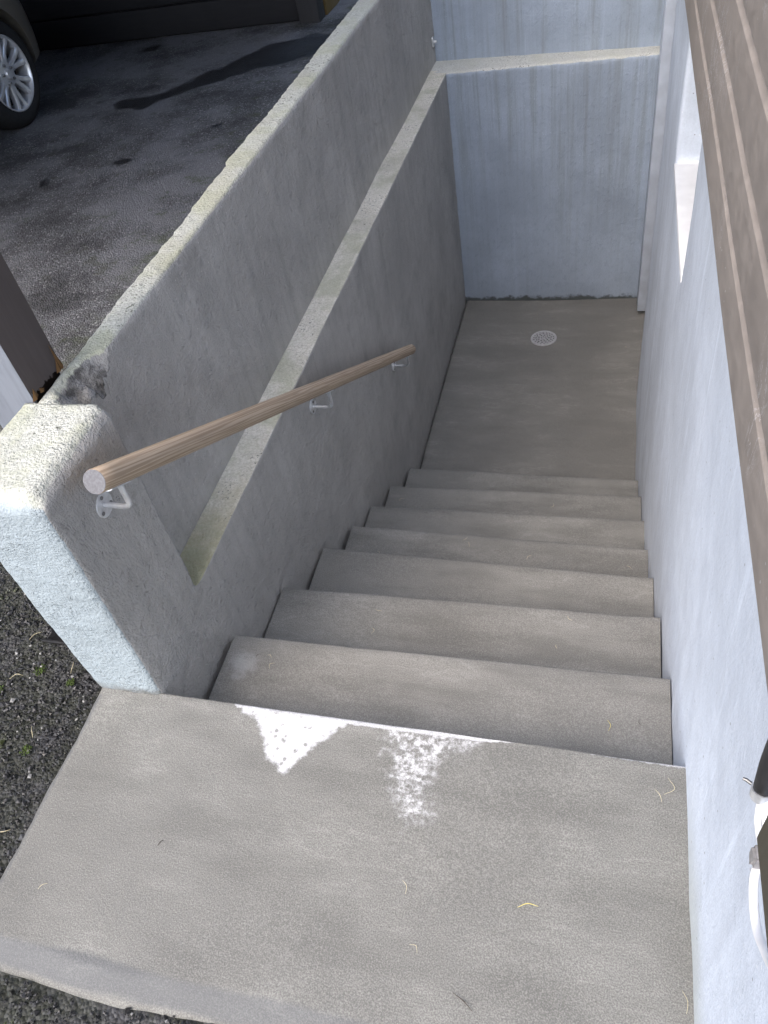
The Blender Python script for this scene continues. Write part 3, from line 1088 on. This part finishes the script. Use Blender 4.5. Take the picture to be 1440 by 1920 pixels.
drain_grate()
bm = bmesh.new()
prof = [(DR - 0.001, -0.003), (DR - 0.001, 0.0055), (DR + 0.001, 0.0068), (DR + 0.005, 0.0062), (DR + 0.0065, 0.003), (DR + 0.0065, -0.003)]
rg = [[bm.verts.new((dc.x + r * math.cos(2 * math.pi * k / 64), dc.y + r * math.sin(2 * math.pi * k / 64), dc.z + z)) for r, z in prof] for k in range(64)]
for k in range(64):
    for j in range(len(prof) - 1):
        bm.faces.new((rg[k][j], rg[(k + 1) % 64][j], rg[(k + 1) % 64][j + 1], rg[k][j + 1]))
bm_obj('rim', bm, m_drain, dr_t, 50)
bm = bmesh.new()
tube(bm, [(dc.x, dc.y, dc.z - 0.01), (dc.x, dc.y, dc.z + 0.0005)], DR - 0.001, 40)
bm_obj('sump_shade', bm, m_black, dr_t)  # black disc just under the slots, painted shade of the drain hole

# ---------------------------------------------------------------- cables on the house wall
bm = bmesh.new()
ctrl = [V(0.9800, -0.477, 0.706), V(0.9800, -0.474, 0.722), V(0.9810, -0.467, 0.745), V(0.9830, -0.460, 0.80), V(0.9850, -0.452, 0.90), V(0.9860, -0.45, 1.01)]
tube(bm, curve_pts(ctrl, 5), 0.0092, 16)
o = bm_obj('conduit', bm, m_plastic_k)
tag(o, 'short black plastic conduit coming down the pale wall near the frame edge', 'conduit')
cl = thing('pipe_clip', V(0.9850, -0.478, 0.700))
tag(cl, 'grey metal clip closing the lower end of the black conduit', 'clip')
bm = bmesh.new()
tube(bm, [V(0.9800, -0.4785, 0.698), V(0.9800, -0.4765, 0.709)], [0.0104, 0.0106], 18)
bm_obj('band', bm, m_galv, cl, 40)
bm = bmesh.new()
tube(bm, [V(0.9730, -0.470, 0.702), V(0.9690, -0.467, 0.702), V(0.9660, -0.466, 0.702)], [0.002, 0.002, 0.0016], 10)
bm_obj('screw', bm, m_screw, cl, 40)
for k, (ctrl, r, lab) in enumerate((
    ([V(0.9800, -0.478, 0.708), V(0.9800, -0.489, 0.682), V(0.9800, -0.503, 0.679), V(0.9800, -0.515, 0.684), V(0.9800, -0.530, 0.706), V(0.9710, -0.545, 0.76)], 0.0037, 'thin white cable looping back from the black conduit'),
    ([V(0.9830, -0.480, 0.706), V(0.9850, -0.492, 0.690), V(0.9870, -0.505, 0.676), V(0.9830, -0.519, 0.665), V(0.9800, -0.528, 0.646), V(0.9800, -0.546, 0.633), V(0.9800, -0.569, 0.637), V(0.9800, -0.591, 0.659), V(0.9790, -0.611, 0.687), V(0.9730, -0.64, 0.75)], 0.0046, 'long white cable bulging down below the square clip'),
    ([V(0.9850, -0.520, 0.672), V(0.9840, -0.532, 0.676), V(0.9830, -0.541, 0.680), V(0.9820, -0.552, 0.690), V(0.9810, -0.568, 0.692), V(0.9800, -0.588, 0.699), V(0.9750, -0.61, 0.74)], 0.0036, 'shorter white cable inside the bulging one'))):
    bm = bmesh.new()
    tube(bm, curve_pts(ctrl, 8), r, 12)
    o = bm_obj('cable', bm, m_plastic_w, None, 60)
    tag(o, lab, 'cable', 'white cables on the house wall')
c0 = V(0.9820, -0.519, 0.666)
bm = bmesh.new()
bm_box(bm, -0.009, 0.010, -0.009, 0.009, -0.011, 0.011)
bmesh.ops.bevel(bm, geom=list(bm.edges), offset=0.003, segments=2, affect='EDGES')
for v in bm.verts:
    v.co += c0 + Vector((noise.noise(v.co * 90), noise.noise(v.co * 90 + Vector((5, 0, 0))), noise.noise(v.co * 90 + Vector((0, 7, 0))))) * 0.002
o = bm_obj('cable_clip', bm, simple('dull_grey_clip', (0.30, 0.29, 0.29), 0.6, 0.2, 0.2, 90, 0.002))
tag(o, 'dull grey square clip holding the white cables', 'clip')

# small bolt near the far corner of the left wall
b0 = V(-0.083, 3.452, 0.252)
bt = thing('wall_fixing', b0)
tag(bt, 'small pale metal fixing on the left wall by the far corner', 'fixing')
box_obj('plate', (b0.x - 0.01, b0.x + 0.006, b0.y - 0.014, b0.y + 0.014, b0.z - 0.025, b0.z + 0.025), m_galv, bt, 0.002)
bm = bmesh.new()
tube(bm, [b0 + Vector((0.004, 0, 0)), b0 + Vector((0.022, 0, 0))], 0.007, 12)
bm_obj('bolt', bm, m_white, bt)

# ---------------------------------------------------------------- car
CX, CYW = -3.745, 3.366 * S
gz = V(0, 0, GZ).z
WR = 0.316
car = thing('parked_car', (CX, CYW - 1.25, gz))
tag(car, 'taupe car with silver alloy wheels parked nose-in before the garage door', 'car')


def car_body():
    """hull rings along the length, arches cut by cylinders"""
    HW = 0.885
    # (y from front axle, half width, z bottom, z shoulder, z top)
    secs = [(0.70, 0.42, 0.34, 0.50, 0.56), (0.67, 0.62, 0.27, 0.56, 0.68), (0.60, 0.74, 0.23, 0.62, 0.76), (0.46, 0.83, 0.21, 0.68, 0.83),
            (0.25, 0.872, 0.20, 0.72, 0.90), (0.0, HW, 0.20, 0.75, 0.95), (-0.4, HW, 0.20, 0.79, 1.00), (-0.8, HW, 0.20, 0.82, 1.02), (-1.4, HW, 0.20, 0.84, 1.03),
            (-2.0, HW, 0.20, 0.86, 1.04), (-2.5, HW, 0.20, 0.88, 1.05), (-2.9, 0.86, 0.21, 0.88, 1.05), (-3.15, 0.80, 0.25, 0.84, 1.02), (-3.28, 0.62, 0.32, 0.76, 0.92)]
    bm = bmesh.new()
    rings_ = []
    for (y, hw, zb, zs, zt) in secs:
        pts = [(0.55 * hw, zb), (0.86 * hw, zb + 0.01), (0.965 * hw, zb + 0.07), (0.99 * hw, zb + 0.2 * (zs - zb)), (hw, zb + 0.55 * (zs - zb)), (0.995 * hw, zb + 0.85 * (zs - zb)), (0.975 * hw, zs), (0.93 * hw, zs + 0.45 * (zt - zs)), (0.82 * hw, zs + 0.80 * (zt - zs)), (0.5 * hw, zt)]
        full = pts + [(-a, b) for a, b in pts[::-1]]
        rings_.append([bm.verts.new((CX + a, CYW + y, gz + b)) for a, b in full])
    m = len(rings_[0])
    for r0, r1 in zip(rings_, rings_[1:]):
        for k in range(m):
            bm.faces.new((r0[k], r0[(k + 1) % m], r1[(k + 1) % m], r1[k]))
    bm.faces.new(rings_[0]); bm.faces.new(rings_[-1][::-1])
    bmesh.ops.recalc_face_normals(bm, faces=bm.faces)
    me = bpy.data.meshes.new('body'); bm.to_mesh(me); bm.free()
    tmp = bpy.data.objects.new('tmp', me); scene.collection.objects.link(tmp)
    ss = tmp.modifiers.new('s', 'SUBSURF'); ss.levels = 2; ss.render_levels = 2
    cutters = []
    for yy in (0.0, -2.55):
        for sx in (1, -1):
            bmc = bmesh.new()
            tube(bmc, [(CX + sx * 0.58, CYW + yy, gz + WR), (CX + sx * 1.2, CYW + yy, gz + WR)], 0.372, 48)
            bmesh.ops.recalc_face_normals(bmc, faces=bmc.faces)
            mc = bpy.data.meshes.new('cut'); bmc.to_mesh(mc); bmc.free()
            oc = bpy.data.objects.new('cut', mc); scene.collection.objects.link(oc)
            md = tmp.modifiers.new('b', 'BOOLEAN'); md.operation = 'DIFFERENCE'; md.object = oc; md.solver = 'EXACT'
            cutters.append(oc)
    dg = bpy.context.evaluated_depsgraph_get()
    out = bpy.data.meshes.new_from_object(tmp.evaluated_get(dg))
    for o in cutters + [tmp]:
        bpy.data.objects.remove(o)
    out.materials.clear()
    smooth(out, 35)
    return link('body', out, m_car, car)


car_body()


def hull(name, secs, mat, parent):
    bm = bmesh.new()
    rr = []
    for (y, z, hw) in secs:
        rr.append([bm.verts.new((CX + a * hw, CYW + y, gz + z)) for a in (-1, -0.6, 0, 0.6, 1)])
    for r0, r1 in zip(rr, rr[1:]):
        for k in range(4):
            bm.faces.new((r0[k], r0[k + 1], r1[k + 1], r1[k]))
    return bm_obj(name, bm, mat, parent, 40)


# cabin as a tapered box with glass panels standing a little proud
bm = bmesh.new()
low = [(-0.80, -0.45), (0.80, -0.45), (0.80, -3.05), (-0.80, -3.05)]
top = [(-0.60, -1.20), (0.60, -1.20), (0.62, -2.75), (-0.62, -2.75)]
vl = [bm.verts.new((CX + a, CYW + b, gz + 0.96)) for a, b in low]
vt = [bm.verts.new((CX + a, CYW + b, gz + 1.55)) for a, b in top]
for k in range(4):
    bm.faces.new((vl[k], vl[(k + 1) % 4], vt[(k + 1) % 4], vt[k]))
bm.faces.new(vt); bm.faces.new(vl[::-1])
bmesh.ops.bevel(bm, geom=list(bm.edges), offset=0.07, segments=3, affect='EDGES')
bm_obj('cabin', bm, m_car, car, 40)


def quad(name, pts, mat, off):
    bm = bmesh.new()
    p = [Vector((CX + a, CYW + b, gz + c)) for a, b, c in pts]
    nrm = (p[1] - p[0]).cross(p[3] - p[0]).normalized() * off
    f = [bm.verts.new(q + nrm) for q in p]; bk = [bm.verts.new(q - nrm) for q in p]
    bm.faces.new(f); bm.faces.new(bk[::-1])
    for k in range(4):
        bm.faces.new((f[k], bk[k], bk[(k + 1) % 4], f[(k + 1) % 4]))
    return bm_obj(name, bm, mat, car)


def lerp3(a, b, t): return tuple(x + (y - x) * t for x, y in zip(a, b))


def on_side(s, t, sx):
    lo = lerp3((0.80, -0.45, 0.96), (0.80, -3.05, 0.96), s)
    hi = lerp3((0.60, -1.20, 1.55), (0.62, -2.75, 1.55), s)
    q = lerp3(lo, hi, t)
    return (q[0] * sx, q[1], q[2])


for sx in (1, -1):
    for s0, s1 in ((0.13, 0.47), (0.52, 0.88)):
        quad('side_window', [on_side(s0, 0.2, sx), on_side(s1, 0.2, sx), on_side(s1, 0.86, sx), on_side(s0, 0.86, sx)], m_glass, 0.006)
quad('windscreen', [(-0.68, -0.58, 1.06), (0.68, -0.58, 1.06), (0.55, -1.10, 1.47), (-0.55, -1.10, 1.47)], m_glass, 0.008)
quad('rear_window', [(-0.66, -2.985, 1.09), (0.66, -2.985, 1.09), (0.55, -2.80, 1.47), (-0.55, -2.80, 1.47)], m_glass, 0.010)
for sx in (1, -1):
    bm = bmesh.new()
    bmesh.ops.create_uvsphere(bm, u_segments=20, v_segments=12, radius=1.0)
    for v in bm.verts:
        v.co = Vector((CX + sx * 0.66 + v.co.x * 0.15, CYW + 0.53 + v.co.y * 0.12, gz + 0.66 + v.co.z * 0.07))
    bm_obj('headlight', bm, m_lamp, car, 180)
box_obj('number_plate', (CX - 0.26, CX + 0.26, CYW + 0.690, CYW + 0.712, gz + 0.38, gz + 0.49), m_white, car, 0.003)


def lathe_x(name, prof, cx, cy, cz, mat, parent, n=56, sx=1, ang=40):
    """profile (radius, x) turned about the wheel axle"""
    bm = bmesh.new()
    rr = [[bm.verts.new((cx + sx * a, cy + r * math.cos(2 * math.pi * k / n), cz + r * math.sin(2 * math.pi * k / n))) for r, a in prof] for k in range(n)]
    for k in range(n):
        for j in range(len(prof) - 1):
            bm.faces.new((rr[k][j], rr[(k + 1) % n][j], rr[(k + 1) % n][j + 1], rr[k][j + 1]))
    return bm_obj(name, bm, mat, parent, ang)


def wheel(yy, sx):
    cx, cy, cz = CX + sx * 0.875, CYW + yy, gz + WR
    rr = 0.218
    w = lathe_x('wheel', [(rr - 0.004, -0.20), (rr + 0.02, -0.205), (WR - 0.03, -0.20), (WR - 0.006, -0.175), (WR, -0.15), (WR, -0.055), (WR - 0.006, -0.03), (WR - 0.03, -0.008), (WR - 0.055, -0.002), (rr + 0.02, -0.006), (rr + 0.004, -0.012), (rr - 0.004, -0.02)],
                cx, cy, cz, m_tyre, car, 64, sx, 50)
    lathe_x('rim', [(rr, -0.012), (rr + 0.003, -0.006), (rr - 0.004, -0.003), (rr - 0.010, -0.010), (rr - 0.016, -0.035), (rr - 0.022, -0.12), (rr - 0.02, -0.2)], cx, cy, cz, m_rim, w, 64, sx, 50)
    lathe_x('brake_disc', [(0.0005, -0.105), (0.19, -0.105), (0.19, -0.12)], cx, cy, cz, m_rim_dark, w, 40, sx)
    lathe_x('hub', [(0.0005, -0.004), (0.026, -0.005), (0.030, -0.010), (0.031, -0.022), (0.072, -0.026), (0.078, -0.034), (0.078, -0.07)], cx, cy, cz, m_rim, w, 40, sx, 40)
    # seven spokes, each narrow at the hub and spreading to two prongs at the rim
    for k in range(7):
        a0 = 2 * math.pi * k / 7 + 0.25
        bm = bmesh.new()
        for pr in (-1, 1):
            secs = [(0.062, pr * 0.008, 0.018, -0.028, 0.045), (0.105, pr * 0.013, 0.015, -0.027, 0.04), (0.15, pr * 0.023, 0.015, -0.022, 0.035), (0.195, pr * 0.038, 0.019, -0.016, 0.035), (0.214, pr * 0.044, 0.024, -0.012, 0.04)]
            rings_ = []
            for r, t, hw, xo, dp in secs:
                ring_ = []
                for (u, xx) in ((-hw, xo - dp), (-hw, xo - 0.006), (-hw * 0.6, xo), (hw * 0.6, xo), (hw, xo - 0.006), (hw, xo - dp)):
                    tt = t + u
                    y_ = r * math.cos(a0) - tt * math.sin(a0)
                    z_ = r * math.sin(a0) + tt * math.cos(a0)
                    ring_.append(bm.verts.new((cx + sx * xx, cy + y_, cz + z_)))
                rings_.append(ring_)
            for r0, r1 in zip(rings_, rings_[1:]):
                for j in range(6):
                    bm.faces.new((r0[j], r0[(j + 1) % 6], r1[(j + 1) % 6], r1[j]))
        bm_obj('spoke', bm, m_rim, w, 40)
    for k in range(5):
        a0 = 2 * math.pi * k / 5 + 0.5
        y_, z_ = cy + 0.052 * math.cos(a0), cz + 0.052 * math.sin(a0)
        bm = bmesh.new()
        tube(bm, [(cx - sx * 0.030, y_, z_), (cx - sx * 0.012, y_, z_), (cx - sx * 0.009, y_, z_)], [0.0095, 0.0085, 0.005], 8)
        bm_obj('wheel_nut', bm, m_screw, w)


for yy in (0.0, -2.55):
    for sx in (1, -1):
        wheel(yy, sx)

# ---------------------------------------------------------------- loose stuff
def chippings(name, pts, sizes, mat, flat=0.7):
    """many small angular stones as one mesh"""
    n = len(pts)
    octa = np.array([(1, 0, 0), (-1, 0, 0), (0, 1, 0), (0, -1, 0), (0, 0, 1), (0, 0, -1)], float)
    tri = np.array([(0, 2, 4), (2, 1, 4), (1, 3, 4), (3, 0, 4), (2, 0, 5), (1, 2, 5), (3, 1, 5), (0, 3, 5)])
    sc = rng.uniform(0.6, 1.3, (n, 6, 1)) * sizes[:, None, None]
    v = octa[None] * sc
    th = rng.uniform(0, 2 * math.pi, n)
    tilt = rng.uniform(-0.7, 0.7, n)
    c, s_ = np.cos(tilt), np.sin(tilt)
    y = v[..., 1] * c[:, None] - v[..., 2] * s_[:, None]
    z = v[..., 1] * s_[:, None] + v[..., 2] * c[:, None]
    x = v[..., 0]
    c, s_ = np.cos(th), np.sin(th)
    v = np.stack([x * c[:, None] - y * s_[:, None], x * s_[:, None] + y * c[:, None], z * flat], -1) + pts[:, None, :]
    f = (tri[None] + (np.arange(n) * 6)[:, None, None]).reshape(-1, 3)
    me = bpy.data.meshes.new(name)
    me.from_pydata(v.reshape(-1, 3).tolist(), [], f.tolist())
    at_ = me.attributes.new('tone', 'FLOAT', 'POINT')
    at_.data.foreach_set('value', np.repeat(rng.uniform(0, 1, n), 6).astype(np.float32))
    return link(name, me, mat)


N = 30000
px = rng.uniform(-1.05, 0.55, N)
py = rng.uniform(-0.80, 0.62, N)
wobx = np.array([0.018 * noise.noise((0.0, b, 5.0)) + 0.008 * noise.noise((0, b * 5, 7)) for b in py * 6])
woby = np.array([0.012 * noise.noise((a_ * 5, 0, 9.0)) + 0.008 * noise.noise((a_ * 22, 0, 2)) for a_ in px])
leftzone = (px < -0.150 + wobx) & (py > -0.70) & ~((px > -0.172) & (py > -0.165))
frontzone = (py < -0.676 + woby)
keep = (leftzone | frontzone)
# thin out far from the landing
dist = np.maximum(0, -0.35 - px) + np.maximum(0, py - 0.15)
keep &= rng.uniform(0, 1, N) > dist * 1.2
px, py = px[keep], py[keep]
sz = rng.gamma(4.0, 0.00075, len(px)) + 0.0012
pts = np.stack([px * S, py * S, np.full(len(px), gz) + rng.uniform(0.000, 0.006, len(px))], 1)
# the asphalt is heaped a little against the slab
near = np.clip(1 - np.abs(px + 0.155) / 0.04, 0, 1) * (py > -0.7) * (py < -0.16) + np.clip(1 - np.abs(py + 0.682) / 0.03, 0, 1) * (px > -0.16)
pts[:, 2] += near * 0.010
o = chippings('asphalt_chippings', pts, sz, m_stone)
tag(o, 'loose dark chippings of the worn asphalt edge', 'gravel', kind='stuff')


def blade(name, p0, p1, bend, r, mat, lab, cat, grp, z):
    a, b = V(p0[0], p0[1], z), V(p1[0], p1[1], z)
    a.z += 0.0015; b.z += 0.0015
    d = b - a
    side = Vector((-d.y, d.x, 0)) * bend
    mid = (a + b) / 2 + side + Vector((0, 0, 0.002))
    bm = bmesh.new()
    pts_ = curve_pts([a, mid, b], 5)
    tube(bm, pts_, [r * (1 - 0.6 * abs(2 * k / (len(pts_) - 1) - 1)) for k in range(len(pts_))], 5)
    o = bm_obj(name, bm, mat, None, 180)
    tag(o, lab, cat, grp)


blade('dry_straw', (0.748, -0.428), (0.779, -0.421), 0.14, 0.0008, m_needle_y, 'bright yellow dry blade lying mid landing', 'straw', None, 0.0965)
GR = 'pale dry blades on the landing'
LB = [('pale dry blade on the landing below the lacy white patch', (0.563, -0.42), (0.572, -0.440), 0.2),
      ('short hooked pale blade near the front of the landing', (0.593, -0.510), (0.607, -0.520), 0.35),
      ('upright curved pale blade by the wall at the bottom right corner', (0.985, -0.495), (0.990, -0.523), 0.15),
      ('straight pale blade near the right end of the top nosing', (0.951, -0.205), (0.962, -0.226), 0.1),
      ('hooked pale blade touching the wall at the top nosing', (0.972, -0.182), (0.965, -0.212), 0.45),
      ('pale forked blade at the far left of the landing', (-0.058, -0.545), (-0.045, -0.533), 0.1)]
for lab, p0, p1, bd in LB:
    blade('dry_straw', p0, p1, bd, 0.0005, m_needle, lab, 'straw', GR, 0.0965)
blade('dry_straw', (0.877, 0.000), (0.880, -0.024), 0.2, 0.0006, m_needle_y, 'curved yellow blade at the right end of the first step down', 'straw', None, EZ[1] + 0.0015)
for k in range(22):
    i = rng.integers(1, 9)
    y0 = EY_L[i - 1] + 0.02; y1 = (EY_L[i] - 0.01) if i < 8 else 3.0
    zt = (EZ[i] if i < 8 else ZF) + 0.0015
    x, y, t, L = rng.uniform(0.06, 0.95), rng.uniform(y0 + 0.4 * (y1 - y0), y1), rng.uniform(0, 6.28), rng.uniform(0.012, 0.026)
    ORD = ('first', 'second', 'third', 'fourth', 'fifth', 'sixth', 'lowest')
    where = 'on the %s step down' % ORD[i - 1] if i < 8 else 'on the stairwell floor'
    blade('dry_needle', (x, y), (x + L * math.cos(t), y + L * math.sin(t)), rng.uniform(-0.4, 0.4), 0.0006, m_needle if k % 3 else m_twig, ('tiny pale needle lying ' if k % 3 else 'tiny dark needle lying ') + where, 'needle', 'needles scattered on the steps', zt)
blade('twig', (0.668, -0.560), (0.700, -0.578), 0.05, 0.0009, m_twig, 'thin dark twig near the front edge of the landing', 'twig', None, 0.0955)
blade('twig', (0.125, -0.440), (0.131, -0.428), 0.05, 0.0009, m_twig, 'tiny dark twig on the left half of the landing', 'twig', None, 0.0955)
for k, (x, y) in enumerate(((-0.36, -0.14), (-0.27, -0.25), (-0.30, -0.33), (-0.40, -0.05), (-0.22, -0.46), (-0.34, -0.44), (-0.45, -0.2), (-0.25, -0.12))):
    t = rng.uniform(0, 6.28)
    blade('straw_bit', (x, y), (x + 0.03 * math.cos(t), y + 0.03 * math.sin(t)), rng.uniform(-0.4, 0.4), 0.0008, m_needle, 'pale straw bit lying on the dark asphalt beside the pillar', 'straw', 'straw bits on the asphalt', GZ + 0.007)
# moss tufts in the asphalt
mp = []
for cx, cy, r in ((-0.255, -0.30, 0.010), (-0.33, -0.12, 0.012), (-0.24, -0.14, 0.008), (-0.40, -0.18, 0.010), (-0.235, -0.47, 0.008)):
    for _ in range(70):
        a_, q = rng.uniform(0, 6.28), r * math.sqrt(rng.uniform(0, 1)) * 1.2
        mp.append((S * (cx + q * math.cos(a_)), S * (cy + q * math.sin(a_)), gz + 0.005 + rng.uniform(0, 0.003)))
o = chippings('moss', np.array(mp), rng.uniform(0.0012, 0.0026, len(mp)), m_moss, 1.0)
tag(o, 'small green moss tufts in the asphalt beside the pillar', 'moss', kind='stuff')
# scrap of black plastic tucked against the pillar
sp = thing('plastic_scrap', V(-0.34, -0.04, GZ))
tag(sp, 'small black plastic bracket lying against the pillar on the asphalt', 'scrap')
c0 = V(-0.335, -0.048, GZ); c0.z += 0.006
box_obj('strip', (c0.x - 0.035, c0.x + 0.055, c0.y - 0.004, c0.y + 0.004, c0.z, c0.z + 0.008), m_plastic_k, sp, 0.001)
bm = bmesh.new()
vv = [bm.verts.new(c0 + Vector(q)) for q in ((-0.025, 0.004, 0.002), (0.05, 0.004, 0.002), (0.03, 0.045, 0.010), (-0.015, 0.04, 0.012))]
bm.faces.new(vv)
bmesh.ops.solidify(bm, geom=list(bm.faces), thickness=0.003)
bm_obj('web', bm, m_plastic_k, sp)

for o in bpy.data.objects:
    if '_abs' in o:
        del o['_abs']
